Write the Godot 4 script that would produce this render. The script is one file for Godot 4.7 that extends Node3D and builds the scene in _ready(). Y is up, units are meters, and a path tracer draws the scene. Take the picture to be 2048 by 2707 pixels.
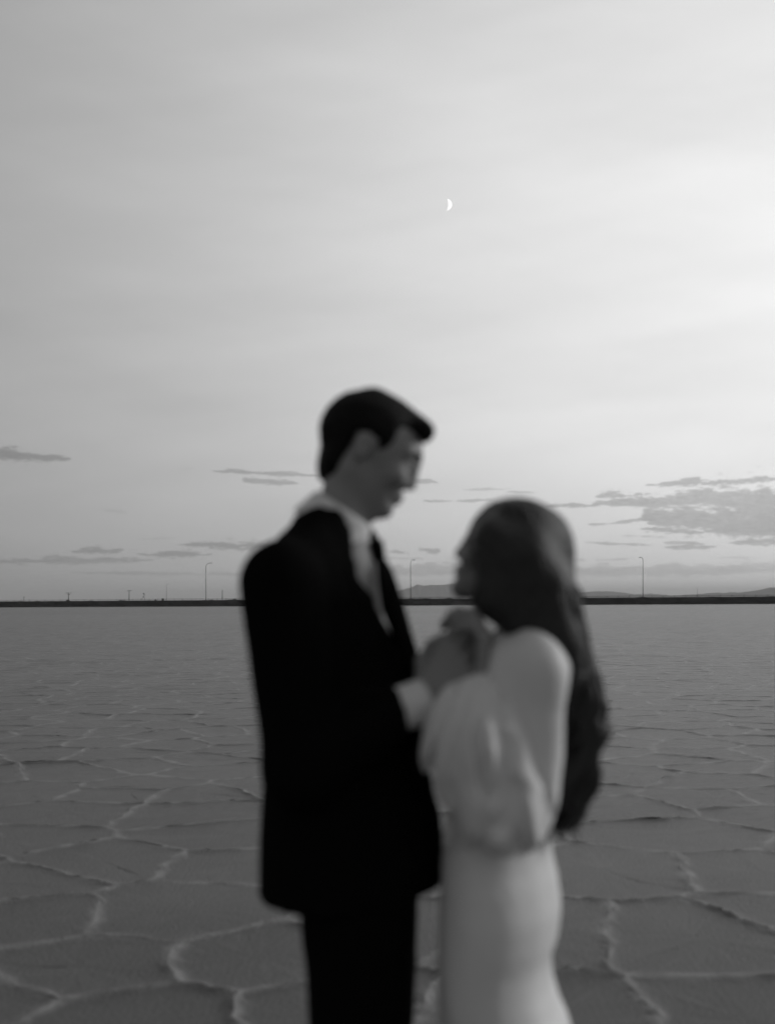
extends Node3D
# Two people standing close together on a cracked salt flat at dusk; a highway causeway, lamps and hills far behind; a crescent moon.

var noise := FastNoiseLite.new()      # fbm, slow
var fine := FastNoiseLite.new()       # single octave
var taken := {}
var M := {}

# ------------------------------------------------------------------ naming helpers
func numbered(called: String) -> String:
	if not taken.has(called):
		taken[called] = 0
		return called
	taken[called] += 1
	return "%s_%03d" % [called, taken[called]]

func thing(called: String, label: String, category: String, where: Vector3, group := "") -> Node3D:
	var o := Node3D.new()
	o.name = numbered(called)
	add_child(o)
	o.position = where
	tag(o, label, category, group)
	return o

func tag(o: Node, label: String, category: String, group := "") -> void:
	o.set_meta("label", label)
	o.set_meta("category", category)
	if group != "":
		o.set_meta("group", group)

func obj(called: String, mesh: Mesh, mat: Material, parent: Node = self) -> MeshInstance3D:
	var o := MeshInstance3D.new()
	o.name = called
	o.mesh = mesh
	o.material_override = mat
	parent.add_child(o, true)
	return o

# ------------------------------------------------------------------ mesh helpers
func new_buf() -> Dictionary:
	return {"v": PackedVector3Array(), "i": PackedInt32Array(), "c": PackedColorArray()}

func commit(b: Dictionary, base := Vector3.ZERO) -> ArrayMesh:
	var v: PackedVector3Array = b.v
	var idx: PackedInt32Array = b.i
	var n := PackedVector3Array()
	n.resize(v.size())
	for k in range(0, idx.size(), 3):
		var a := idx[k]
		var bb := idx[k + 1]
		var c := idx[k + 2]
		var q := (v[c] - v[a]).cross(v[bb] - v[a])
		n[a] += q
		n[bb] += q
		n[c] += q
	for k in n.size():
		n[k] = n[k].normalized()
	if base != Vector3.ZERO:
		for k in v.size():
			v[k] -= base
	var arr := []
	arr.resize(Mesh.ARRAY_MAX)
	arr[Mesh.ARRAY_VERTEX] = v
	arr[Mesh.ARRAY_NORMAL] = n
	arr[Mesh.ARRAY_INDEX] = idx
	if b.c.size() == v.size():
		arr[Mesh.ARRAY_COLOR] = b.c
	var m := ArrayMesh.new()
	m.add_surface_from_arrays(Mesh.PRIMITIVE_TRIANGLES, arr)
	return m

# surface nets over the field f inside the box lo..hi
func nets(out: Dictionary, f: Callable, lo: Vector3, hi: Vector3, c: float) -> void:
	var nx := int(ceil((hi.x - lo.x) / c)) + 2
	var ny := int(ceil((hi.y - lo.y) / c)) + 2
	var nz := int(ceil((hi.z - lo.z) / c)) + 2
	var vals := PackedFloat32Array()
	vals.resize(nx * ny * nz)
	vals.fill(1000.0)
	var B := 5
	var reach := B * c * 0.5 * 1.7321 * 1.5 + c * 1.5
	var active := PackedInt32Array()
	for bx in range(0, nx, B):
		for by in range(0, ny, B):
			for bz in range(0, nz, B):
				var d0: float = f.call(lo + Vector3(bx + 2, by + 2, bz + 2) * c)
				if d0 > reach:
					continue
				var inside := d0 < -reach
				if not inside:
					active.append(bx)
					active.append(by)
					active.append(bz)
				for x in range(bx, mini(nx, bx + B)):
					for y in range(by, mini(ny, by + B)):
						var row := (x * ny + y) * nz
						for z in range(bz, mini(nz, bz + B)):
							vals[row + z] = -1000.0 if inside else float(f.call(lo + Vector3(x, y, z) * c))
	var vid := PackedInt32Array()
	vid.resize(nx * ny * nz)
	vid.fill(-1)
	var v: PackedVector3Array = out.v
	var idx: PackedInt32Array = out.i
	var off := [0, 1, nz, nz + 1, ny * nz, ny * nz + 1, ny * nz + nz, ny * nz + nz + 1]
	var cor := [Vector3(0, 0, 0), Vector3(0, 0, 1), Vector3(0, 1, 0), Vector3(0, 1, 1), Vector3(1, 0, 0), Vector3(1, 0, 1), Vector3(1, 1, 0), Vector3(1, 1, 1)]
	var edges := [0, 1, 2, 3, 4, 5, 6, 7, 0, 2, 1, 3, 4, 6, 5, 7, 0, 4, 1, 5, 2, 6, 3, 7]
	for a in range(0, active.size(), 3):
		for x in range(active[a], mini(nx - 1, active[a] + B)):
			for y in range(active[a + 1], mini(ny - 1, active[a + 1] + B)):
				for z in range(active[a + 2], mini(nz - 1, active[a + 2] + B)):
					var s := (x * ny + y) * nz + z
					var cnt := 0
					for k in 8:
						if vals[s + off[k]] < 0.0:
							cnt += 1
					if cnt == 0 or cnt == 8:
						continue
					var p := Vector3.ZERO
					var m := 0
					for e in range(0, 24, 2):
						var d1 := vals[s + off[edges[e]]]
						var d2 := vals[s + off[edges[e + 1]]]
						if (d1 < 0.0) != (d2 < 0.0):
							var t := clampf(d1 / (d1 - d2), 0.0, 1.0)
							p += cor[edges[e]].lerp(cor[edges[e + 1]], t)
							m += 1
					vid[s] = v.size()
					v.append(lo + (Vector3(x, y, z) + p / m) * c)
	var sx := ny * nz
	var sy := nz
	for a in range(0, active.size(), 3):
		for x in range(maxi(1, active[a]), mini(nx - 1, active[a] + B)):
			for y in range(maxi(1, active[a + 1]), mini(ny - 1, active[a + 1] + B)):
				for z in range(maxi(1, active[a + 2]), mini(nz - 1, active[a + 2] + B)):
					var s := (x * ny + y) * nz + z
					var neg := vals[s] < 0.0
					if (vals[s + sx] < 0.0) != neg:
						quad(idx, vid[s], vid[s - sy], vid[s - sy - 1], vid[s - 1], neg)
					if (vals[s + sy] < 0.0) != neg:
						quad(idx, vid[s], vid[s - 1], vid[s - 1 - sx], vid[s - sx], neg)
					if (vals[s + 1] < 0.0) != neg:
						quad(idx, vid[s], vid[s - sx], vid[s - sx - sy], vid[s - sy], neg)
	out.v = v
	out.i = idx

func quad(idx: PackedInt32Array, a: int, b: int, c: int, d: int, flip: bool) -> void:
	if a < 0 or b < 0 or c < 0 or d < 0:
		return
	if flip:
		idx.append_array([a, b, c, a, c, d])
	else:
		idx.append_array([a, c, b, a, d, c])

# a tube along points with a radius at each; closed with end points
func tube(b: Dictionary, pts: Array, radii: Array, sides := 8, squash := 1.0) -> void:
	var v: PackedVector3Array = b.v
	var idx: PackedInt32Array = b.i
	var first := v.size()
	var n := pts.size()
	var side := Vector3.ZERO
	for k in n:
		var t: Vector3 = (pts[mini(k + 1, n - 1)] - pts[maxi(k - 1, 0)]).normalized()
		if side == Vector3.ZERO:
			side = t.cross(Vector3.UP if absf(t.y) < 0.9 else Vector3.RIGHT).normalized()
		side = (side - t * side.dot(t)).normalized()
		var up := t.cross(side)
		for s in sides:
			var a := TAU * s / sides
			v.append(pts[k] + (side * cos(a) + up * sin(a) * squash) * float(radii[k]))
	v.append(pts[0])
	v.append(pts[n - 1])
	for k in n - 1:
		for s in sides:
			var p := first + k * sides + s
			var q := first + k * sides + (s + 1) % sides
			idx.append_array([p, q, p + sides, q, q + sides, p + sides])
	for s in sides:
		idx.append_array([first + n * sides, first + (s + 1) % sides, first + s])
		var e := first + (n - 1) * sides
		idx.append_array([first + n * sides + 1, e + s, e + (s + 1) % sides])
	b.v = v
	b.i = idx

# a flat band of some thickness along points, half as wide as each width says, across the direction lat
func ribbon(b: Dictionary, pts: Array, widths: Array, lat: Vector3, thick: float) -> void:
	var v: PackedVector3Array = b.v
	var idx: PackedInt32Array = b.i
	var first := v.size()
	var n := pts.size()
	for k in n:
		var t: Vector3 = (pts[mini(k + 1, n - 1)] - pts[maxi(k - 1, 0)]).normalized()
		var nrm := t.cross(lat).normalized() * thick
		for q in [[-1.0, 0.0], [-0.9, 1.0], [0.9, 1.0], [1.0, 0.0], [0.9, -1.0], [-0.9, -1.0]]:
			v.append(pts[k] + lat * widths[k] * q[0] + nrm * q[1])
	for k in n - 1:
		for s in 6:
			var p := first + k * 6 + s
			var q := first + k * 6 + (s + 1) % 6
			idx.append_array([p, p + 6, q, q, p + 6, q + 6])
	for s in [1, 2, 3, 4]:
		idx.append_array([first, first + s, first + s + 1])
		var e := first + (n - 1) * 6
		idx.append_array([e, e + s + 1, e + s])
	b.v = v
	b.i = idx

func box(b: Dictionary, lo: Vector3, hi: Vector3) -> void:
	hexa(b, [Vector3(lo.x, lo.y, lo.z), Vector3(hi.x, lo.y, lo.z), Vector3(hi.x, lo.y, hi.z), Vector3(lo.x, lo.y, hi.z), Vector3(lo.x, hi.y, lo.z), Vector3(hi.x, hi.y, lo.z), Vector3(hi.x, hi.y, hi.z), Vector3(lo.x, hi.y, hi.z)])

# eight corners: four of the bottom going round, four of the top; every face has its own vertices
func hexa(b: Dictionary, p: Array) -> void:
	var v: PackedVector3Array = b.v
	var idx: PackedInt32Array = b.i
	var mid := Vector3.ZERO
	for q in p:
		mid += q / 8.0
	for f in [[0, 1, 2, 3], [7, 6, 5, 4], [0, 4, 5, 1], [1, 5, 6, 2], [2, 6, 7, 3], [3, 7, 4, 0]]:
		var s := v.size()
		for k in f:
			v.append(p[k])
		var nrm: Vector3 = (p[f[2]] - p[f[0]]).cross(p[f[1]] - p[f[0]])
		if nrm.dot(p[f[0]] - mid) > 0:
			idx.append_array([s, s + 1, s + 2, s, s + 2, s + 3])
		else:
			idx.append_array([s, s + 2, s + 1, s, s + 3, s + 2])
	b.v = v
	b.i = idx

# ------------------------------------------------------------------ distance fields
func cap(p: Vector3, a: Vector3, b: Vector3, ra: float, rb: float) -> float:
	var ab := b - a
	var t := clampf((p - a).dot(ab) / ab.length_squared(), 0.0, 1.0)
	return (p - a - ab * t).length() - lerpf(ra, rb, t)

func ell(p: Vector3, c: Vector3, r: Vector3) -> float:
	var q := p - c
	var k0 := (q / r).length()
	var k1 := (q / (r * r)).length()
	return k0 * (k0 - 1.0) / maxf(k1, 1e-5)

func smin(a: float, b: float, k: float) -> float:
	var h := maxf(k - absf(a - b), 0.0) / k
	return minf(a, b) - h * h * k * 0.25

func smax(a: float, b: float, k: float) -> float:
	return -smin(-a, -b, k)

# a stack of ellipses: rows [y, centre x, centre z, half along chest, half across], highest first
func stack(p: Vector3, rows: Array, cosy: float, siny: float) -> float:
	var n := rows.size()
	var k := 0
	while k < n - 2 and p.y < rows[k + 1][0]:
		k += 1
	var r0: Array = rows[k]
	var r1: Array = rows[k + 1]
	var t := clampf((r0[0] - p.y) / (r0[0] - r1[0]), 0.0, 1.0)
	t = t * t * (3.0 - 2.0 * t) * 0.5 + t * 0.5
	var dx: float = p.x - lerpf(r0[1], r1[1], t)
	var dz: float = p.z - lerpf(r0[2], r1[2], t)
	var a := lerpf(r0[3], r1[3], t)
	var b := lerpf(r0[4], r1[4], t)
	var u := (dx * cosy + dz * siny) / a
	var w := (-dx * siny + dz * cosy) / b
	var d := (sqrt(u * u + w * w) - 1.0) * minf(a, b)
	return maxf(d, maxf(p.y - rows[0][0], rows[n - 1][0] - p.y))

# rows from what is measured: [y, back x, front x, half across]
func rows_of(given: Array, cz: float, yaw: float) -> Array:
	var out := []
	for g in given:
		var h: float = (g[2] - g[1]) * 0.5
		var b: float = g[3]
		var aa := (h * h - b * b * sin(yaw) * sin(yaw)) / (cos(yaw) * cos(yaw))
		out.append([g[0], (g[1] + g[2]) * 0.5, cz, sqrt(maxf(aa, 0.0009)), b])
	return out

# a hand as a list of bones [a, b, ra, rb]; d along the palm, n out of the palm, t towards the thumb
func hand_bones(w: Vector3, d: Vector3, n: Vector3, t: Vector3, size: float, curls: Array, thumb_in: float) -> Array:
	d = d.normalized()
	n = (n - d * n.dot(d)).normalized()
	t = (t - d * t.dot(d) - n * t.dot(n)).normalized()
	var out := []
	var spots := [0.034, 0.012, -0.011, -0.032]
	var reach := [0.096, 0.1, 0.094, 0.084]
	var long := [[0.045, 0.027, 0.021], [0.05, 0.031, 0.022], [0.046, 0.029, 0.021], [0.036, 0.022, 0.019]]
	for k in 4:
		var root: Vector3 = w + t * spots[k] * 0.62 * size
		var knuckle: Vector3 = w + (d * reach[k] + t * spots[k]) * size
		out.append([root, knuckle, 0.0145 * size, 0.0122 * size])
		var at := knuckle
		var bend := 0.0
		for j in 3:
			bend += curls[k][j]
			var to: Vector3 = at + (d * cos(bend) + n * sin(bend) + t * spots[k] * 1.2 * (1.0 if j == 0 else 0.0)).normalized() * long[k][j] * size
			out.append([at, to, (0.0102 - 0.0009 * j) * size, (0.0094 - 0.0011 * j) * size])
			at = to
	var b0: Vector3 = w + (d * 0.018 + t * 0.022 + n * 0.006) * size
	var b1: Vector3 = b0 + (d * 0.62 + t * 0.62 + n * (0.25 + thumb_in * 0.3)).normalized() * 0.046 * size
	var b2: Vector3 = b1 + (d * 0.85 + t * (0.35 - thumb_in * 0.4) + n * (0.2 + thumb_in * 0.5)).normalized() * 0.036 * size
	var b3: Vector3 = b2 + (d * 0.85 + t * (0.1 - thumb_in * 0.5) + n * (0.3 + thumb_in * 0.5)).normalized() * 0.027 * size
	out.append([b0, b1, 0.0165 * size, 0.012 * size])
	out.append([b1, b2, 0.0115 * size, 0.0102 * size])
	out.append([b2, b3, 0.0102 * size, 0.0085 * size])
	return out

func bones_field(p: Vector3, bones: Array, k: float) -> float:
	var d := 10.0
	for b in bones:
		var c := cap(p, b[0], b[1], b[2], b[3])
		d = smin(d, c, k) if c < d + k else d
	return d

func add_bones(out: Dictionary, bones: Array, k: float, cell: float) -> void:
	var lo := Vector3.ONE * 100
	var hi := -lo
	for b in bones:
		lo = lo.min(b[0] - Vector3.ONE * b[2]).min(b[1] - Vector3.ONE * b[3])
		hi = hi.max(b[0] + Vector3.ONE * b[2]).max(b[1] + Vector3.ONE * b[3])
	nets(out, func(p: Vector3) -> float: return bones_field(p, bones, k), lo - Vector3.ONE * cell * 3, hi + Vector3.ONE * cell * 3, cell)

# a head in its own axes: x forward, y up, z to the side
func head_field(p: Vector3, s: float) -> float:
	var z := absf(p.z)
	var q := Vector3(p.x, p.y, z)
	var d := ell(q, Vector3(-0.008, 0.026, 0), Vector3(0.098, 0.079, 0.076))
	d = smin(d, ell(q, Vector3(0.034, -0.025, 0), Vector3(0.057, 0.082, 0.060)), 0.03)
	d = smin(d, cap(q, Vector3(-0.012, -0.055, 0.044), Vector3(0.066, -0.097, 0.012), 0.024, 0.018), 0.03)
	d = smin(d, ell(q, Vector3(0.074, -0.1, 0), Vector3(0.018, 0.017, 0.02)), 0.02)
	d = smin(d, cap(q, Vector3(0.082, 0.024, 0.008), Vector3(0.068, 0.026, 0.046), 0.010, 0.010), 0.018)
	d = smax(d, -ell(q, Vector3(0.102, 0.004, 0.033), Vector3(0.018, 0.013, 0.018)), 0.012)
	d = smin(d, ell(q, Vector3(0.0765, 0.002, 0.031), Vector3(0.0125, 0.0115, 0.0135)), 0.004)
	d = smin(d, ell(q, Vector3(0.068, -0.028, 0.042), Vector3(0.02, 0.018, 0.02)), 0.02)
	d = smin(d, cap(q, Vector3(0.091, 0.014, 0), Vector3(0.102, -0.030, 0), 0.0075, 0.0105), 0.012)
	d = smin(d, ell(q, Vector3(0.094, -0.035, 0.0105), Vector3(0.011, 0.008, 0.0075)), 0.008)
	d = smin(d, cap(q, Vector3(0.0935, -0.059, 0), Vector3(0.082, -0.0625, 0.022), 0.0072, 0.0045), 0.006)
	d = smin(d, cap(q, Vector3(0.0915, -0.0715, 0), Vector3(0.082, -0.066, 0.021), 0.0085, 0.0045), 0.005)
	var e := ell(Vector3(q.x + 0.25 * (q.z - 0.078), q.y, q.z), Vector3(-0.014, -0.01, 0.079), Vector3(0.018 - 0.1 * (-0.01 - q.y), 0.032, 0.011) * 1.0)
	e = smax(e, -ell(q, Vector3(-0.008, -0.006, 0.092), Vector3(0.009, 0.019, 0.009)), 0.004)
	return smin(d, e, 0.007)

# ------------------------------------------------------------------ the man
const MAN_YAW := 0.44
const FRONT_YAW := 0.06
var jacket_rows := []
var man_head := Transform3D()
var man_arm := [Vector3(-0.185, 1.432, -2.07), Vector3(-0.152, 1.11, -2.055), Vector3(0.018, 1.212, -2.09), Vector3(0.066, 1.226, -2.105)]
var man_far := [Vector3(-0.06, 1.437, -2.43), Vector3(-0.035, 1.13, -2.49), Vector3(0.12, 1.18, -2.40), Vector3(0.15, 1.20, -2.375)]

func chest_of(p: Vector3) -> Vector2:   # along the chest, across it
	var dx := p.x + 0.085
	var dz := p.z + 2.25
	return Vector2(dx * cos(FRONT_YAW) + dz * sin(FRONT_YAW), -dx * sin(FRONT_YAW) + dz * cos(FRONT_YAW))

func man_torso(p: Vector3) -> float:
	var d := stack(p, jacket_rows, cos(MAN_YAW), sin(MAN_YAW))
	d = smin(d, cap(p, man_arm[0] + Vector3(0.02, 0.01, -0.03), Vector3(-0.11, 1.53, -2.215), 0.056, 0.052), 0.05)
	d = smin(d, cap(p, man_far[0] + Vector3(0.0, 0.01, 0.03), Vector3(-0.09, 1.53, -2.285), 0.056, 0.052), 0.05)
	return d

func vee(p: Vector3) -> float:   # negative inside the open front of the jacket
	var c := chest_of(p)
	var w := lerpf(0.004, 0.052, clampf((p.y - 1.27) / 0.24, 0.0, 1.3))
	return maxf(absf(c.y) - w, maxf(0.0 - c.x, 1.27 - p.y))

func jacket_field(p: Vector3) -> float:
	var d := man_torso(p)
	var v := vee(p)
	if p.y > 1.18:
		d -= 0.005 * clampf(1.0 - (v - 0.05) / 0.004, 0.0, 1.0) * (1.0 if chest_of(p).x > 0.0 else 0.0)
	d = smin(d, cap(p, Vector3(-0.145, 1.575, -2.25), Vector3(-0.13, 1.53, -2.25), 0.02, 0.05), 0.03)
	for s in [man_arm, man_far]:
		var a := cap(p, s[0], s[1], 0.073, 0.058)
		a = smin(a, cap(p, s[1], s[2], 0.058, 0.05), 0.03)
		a = maxf(a, (p - s[2]).dot((s[3] - s[2]).normalized()))
		d = smin(d, a, 0.022)
	d += 0.0035 * noise.get_noise_3d(p.x * 900, p.y * 420, p.z * 900)
	d = smax(d, -v, 0.006)
	d = maxf(d, -cap(p, Vector3(-0.07, 1.67, -2.25), Vector3(-0.072, 1.515, -2.25), 0.07, 0.074))
	# the vent at the back and the rounded front of the hem
	return maxf(d, 0.862 + 0.12 * maxf(0.0, chest_of(p).x - 0.02) - p.y)

func shirt_field(p: Vector3) -> float:
	var d := man_torso(p) + 0.012
	d = maxf(d, 1.16 - p.y)
	# collar: a band round the neck, lower at the front
	var ax := Vector3(0.56, 0.82, 0.05).normalized()
	var q := p - Vector3(-0.083, 1.572, -2.247)
	var h := q.dot(ax)
	var r := (q - ax * h).length()
	var band := maxf(r - (0.064 - 0.28 * h), maxf(h - 0.004, -0.055 - h))
	d = minf(d, band)
	return maxf(d, -cap(p, Vector3(-0.05, 1.66, -2.25), Vector3(-0.09, 1.55, -2.25), 0.0535, 0.0535))

func trousers_field(p: Vector3) -> float:
	var near_leg := smin(cap(p, Vector3(-0.058, 0.90, -2.175), Vector3(-0.056, 0.50, -2.165), 0.104, 0.079), cap(p, Vector3(-0.056, 0.50, -2.165), Vector3(-0.085, 0.10, -2.16), 0.079, 0.062), 0.03)
	var far_leg := smin(cap(p, Vector3(-0.045, 0.90, -2.32), Vector3(-0.042, 0.50, -2.335), 0.104, 0.079), cap(p, Vector3(-0.042, 0.50, -2.335), Vector3(-0.06, 0.10, -2.34), 0.079, 0.062), 0.03)
	var d := smin(near_leg, far_leg, 0.012)
	d = smin(d, ell(p, Vector3(-0.055, 0.95, -2.25), Vector3(0.125, 0.12, 0.165)), 0.04)
	d += 0.004 * noise.get_noise_3d(p.x * 800, p.y * 500, p.z * 800)
	return maxf(d, maxf(0.055 - p.y, p.y - 1.04))

func man_hair(p: Vector3) -> float:
	var d := ell(p, Vector3(-0.018, 0.03, 0), Vector3(0.106, 0.083, 0.083))
	d = smin(d, cap(p, Vector3(-0.04, 0.080, 0.0), Vector3(0.045, 0.080, 0.0), 0.030, 0.027), 0.03)
	d = smin(d, cap(p, Vector3(0.068, 0.080, -0.032), Vector3(0.078, 0.080, 0.032), 0.019, 0.019), 0.025)
	d = smin(d, cap(p, Vector3(-0.085, 0.0, 0.0), Vector3(-0.056, -0.09, 0.0), 0.033, 0.022), 0.03)
	d = smin(d, cap(p, Vector3(-0.052, -0.06, -0.03), Vector3(-0.052, -0.06, 0.03), 0.03, 0.03), 0.03)
	var z := absf(p.z)
	var keep := minf(minf(0.062 - p.y, maxf(p.x - 0.034, 0.016 - p.y)), minf(maxf(absf(p.x - 0.02) - 0.0125, -0.026 - p.y), maxf(p.x + 0.038, -0.108 - p.y)))
	d = smax(d, keep, 0.008)
	d += 0.003 * noise.get_noise_3d(p.x * 900, p.y * 2200, z * 3600)
	return d

func build_man() -> void:
	var base := Vector3(-0.06, 0, -2.25)
	var root := thing("person", "tall person in a black suit, white shirt and dark tie, head bowed, short dark hair", "person", base, "couple standing face to face on the salt")
	jacket_rows = rows_of([
		[1.545, -0.165, -0.06, 0.075], [1.50, -0.19, -0.032, 0.15], [1.45, -0.205, -0.004, 0.195], [1.40, -0.212, 0.014, 0.205], [1.33, -0.212, 0.034, 0.2], [1.25, -0.21, 0.056, 0.19],
		[1.15, -0.216, 0.064, 0.182], [1.05, -0.233, 0.082, 0.182], [1.0, -0.237, 0.097, 0.186], [0.95, -0.239, 0.102, 0.192], [0.83, -0.240, 0.102, 0.197]], -2.25, MAN_YAW)
	man_head = Transform3D(Basis(Vector3.UP, -0.05) * Basis(Vector3.BACK, deg_to_rad(-28)), Vector3(-0.025, 1.686, -2.25)) * Transform3D(Basis().scaled(Vector3.ONE * 0.93))
	var inv := man_head.affine_inverse()
	# skin: head and neck, hands, and the body under the clothes
	var b := new_buf()
	nets(b, func(p: Vector3) -> float:
		var d := head_field(inv * p, 1.0) * 0.93
		return smin(d, cap(p, Vector3(-0.066, 1.64, -2.25), Vector3(-0.1, 1.47, -2.25), 0.05, 0.054), 0.025), Vector3(-0.17, 1.40, -2.36), Vector3(0.12, 1.83, -2.14), 0.0048)
	var fist := [[0.35, 0.5, 0.35], [0.45, 0.6, 0.4], [0.55, 0.65, 0.4], [0.6, 0.7, 0.4]]
	var hb := hand_bones(man_arm[3], Vector3(0.6, 0.78, 0.06), Vector3(0.25, 0.0, -1), Vector3(-0.78, 0.6, 0), 1.0, fist, 0.5)
	hb.append([man_arm[3] - Vector3(0.06, 0.03, -0.01), man_arm[3], 0.03, 0.026])
	add_bones(b, hb, 0.008, 0.004)
	var hf := hand_bones(man_far[3], Vector3(0.55, 0.75, 0.25), Vector3(0.2, 0.1, 1), Vector3(-0.75, 0.6, 0), 1.0, fist, 0.5)
	hf.append([man_far[3] - Vector3(0.06, 0.03, 0.02), man_far[3], 0.03, 0.026])
	add_bones(b, hf, 0.008, 0.005)
	add_bones(b, [[Vector3(-0.09, 1.5, -2.25), Vector3(-0.07, 1.2, -2.25), 0.06, 0.085], [Vector3(-0.07, 1.2, -2.25), Vector3(-0.055, 0.95, -2.25), 0.085, 0.085],
		[man_arm[0], Vector3(-0.09, 1.46, -2.25), 0.045, 0.05], [man_far[0], Vector3(-0.09, 1.46, -2.25), 0.045, 0.05],
		[man_arm[0], man_arm[1], 0.045, 0.038], [man_arm[1], man_arm[3], 0.038, 0.026], [man_far[0], man_far[1], 0.045, 0.038], [man_far[1], man_far[3], 0.038, 0.026],
		[Vector3(-0.058, 0.92, -2.18), Vector3(-0.056, 0.5, -2.165), 0.075, 0.05], [Vector3(-0.056, 0.5, -2.165), Vector3(-0.085, 0.09, -2.16), 0.05, 0.035],
		[Vector3(-0.045, 0.92, -2.32), Vector3(-0.042, 0.5, -2.335), 0.075, 0.05], [Vector3(-0.042, 0.5, -2.335), Vector3(-0.06, 0.09, -2.34), 0.05, 0.035]], 0.03, 0.014)
	obj("body", commit(b, base), M.skin, root)
	b = new_buf()
	nets(b, func(p: Vector3) -> float: return man_hair(inv * p) * 0.93, Vector3(-0.17, 1.57, -2.36), Vector3(0.12, 1.84, -2.14), 0.0045)
	obj("hair", commit(b, base), M.dark_hair, root)
	for s in [-1.0, 1.0]:
		b = new_buf()
		tube(b, [man_head * Vector3(0.091, 0.024, s * 0.012), man_head * Vector3(0.091, 0.029, s * 0.026), man_head * Vector3(0.083, 0.029, s * 0.04), man_head * Vector3(0.07, 0.024, s * 0.053)], [0.003, 0.0052, 0.005, 0.002], 7)
		obj("eyebrow", commit(b, base), M.dark_hair, root)
		b = new_buf()
		tube(b, [man_head * Vector3(0.087, -0.006, s * 0.02), man_head * Vector3(0.0905, -0.0085, s * 0.03), man_head * Vector3(0.086, -0.006, s * 0.042)], [0.001, 0.0024, 0.001], 6)
		obj("eyelashes", commit(b, base), M.dark_hair, root)
	b = new_buf()
	nets(b, shirt_field, Vector3(-0.29, 1.14, -2.53), Vector3(0.13, 1.63, -1.97), 0.0062)
	var shirt := obj("shirt", commit(b, base), M.shirt, root)
	for s in [man_arm, man_far]:
		b = new_buf()
		var ax: Vector3 = (s[3] - s[2]).normalized()
		tube(b, [s[2] - ax * 0.05, s[2] - ax * 0.002, s[2] + ax * 0.04, s[2] + ax * 0.052, s[2] + ax * 0.052], [0.038, 0.0385, 0.0395, 0.0385, 0.034], 22)
		obj("cuff", commit(b, base), M.shirt, shirt)
	b = new_buf()
	nets(b, jacket_field, Vector3(-0.31, 0.82, -2.60), Vector3(0.17, 1.63, -1.95), 0.0105)
	obj("suit_jacket", commit(b, base), M.suit, root)
	b = new_buf()
	nets(b, trousers_field, Vector3(-0.22, 0.03, -2.47), Vector3(0.10, 1.06, -2.04), 0.013)
	obj("trousers", commit(b, base), M.suit, root)
	# tie: a knot and a blade that lies on the shirt
	b = new_buf()
	var kn := Vector3(-0.021, 1.498, -2.238)
	tube(b, [kn + Vector3(-0.004, 0.015, 0), kn + Vector3(-0.003, 0.010, 0), kn + Vector3(0.001, -0.008, 0), kn + Vector3(0.006, -0.02, 0)], [0.012, 0.016, 0.015, 0.012], 12)
	var pts := [kn + Vector3(0.006, -0.016, 0.002)]
	var rad := [0.013]
	for q in [[-0.006, 1.455], [0.003, 1.425], [0.013, 1.39], [0.024, 1.345], [0.036, 1.30], [0.046, 1.26], [0.05, 1.22]]:
		pts.append(Vector3(q[0] + 0.004, q[1], -2.236))
		rad.append(0.022 + 0.06 * (1.455 - q[1]))
	ribbon(b, pts, rad, Vector3(-0.45, 0, 0.89), 0.004)
	obj("tie", commit(b, base), M.suit, root)
	for s in [[-0.085, -2.16], [-0.06, -2.34]]:
		b = new_buf()
		var c := Vector3(s[0], 0, s[1])
		add_bones(b, [[c + Vector3(-0.035, 0.045, 0), c + Vector3(0.05, 0.05, 0), 0.042, 0.045], [c + Vector3(0.05, 0.045, 0), c + Vector3(0.16, 0.032, 0.008), 0.044, 0.03], [c + Vector3(0, 0.05, 0), c + Vector3(0, 0.1, 0), 0.04, 0.042]], 0.03, 0.009)
		var keep: PackedVector3Array = b.v
		for k in keep.size():
			keep[k].y = maxf(keep[k].y, 0.003)
		b.v = keep
		obj("shoe", commit(b, base), M.shoe, root)

# ------------------------------------------------------------------ the woman
const WOMAN_YAW := 0.35
var bodice_rows := []
var skirt_rows := []
var woman_head := Transform3D()
var w_arm := [Vector3(0.25, 1.278, -2.07), Vector3(0.238, 1.045, -2.035), Vector3(0.16, 1.262, -2.075)]
var w_far := [Vector3(0.295, 1.278, -2.365), Vector3(0.272, 1.05, -2.41), Vector3(0.19, 1.262, -2.32)]

func bodice_field(p: Vector3) -> float:
	var d := stack(p, bodice_rows, cos(WOMAN_YAW), sin(WOMAN_YAW))
	for s in [w_arm, w_far]:
		var a := cap(p, s[0], Vector3(0.262, 1.306, -2.2), 0.057, 0.05)
		a = smin(a, cap(p, s[0], s[1] + Vector3(0.0, 0.03, -0.01 * signf(s[0].z + 2.2)), 0.057, 0.054), 0.04)
		d = smin(d, a, 0.05)
	# soft gathers that run down to the waist
	var low := clampf((1.16 - p.y) / 0.16, 0.0, 1.0)
	var ang := atan2(p.z + 2.2, p.x - 0.22)
	d += (0.0035 + 0.006 * low) * sin(ang * 13.0 + 3.0 * noise.get_noise_3d(p.x * 260, p.y * 200, p.z * 260)) + 0.0045 * noise.get_noise_3d(p.x * 700, p.y * 160, p.z * 700)
	d = maxf(d, -cap(p, Vector3(0.25, 1.42, -2.215), Vector3(0.245, 1.345, -2.215), 0.06, 0.045))
	return maxf(d, 0.965 - p.y)

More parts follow.
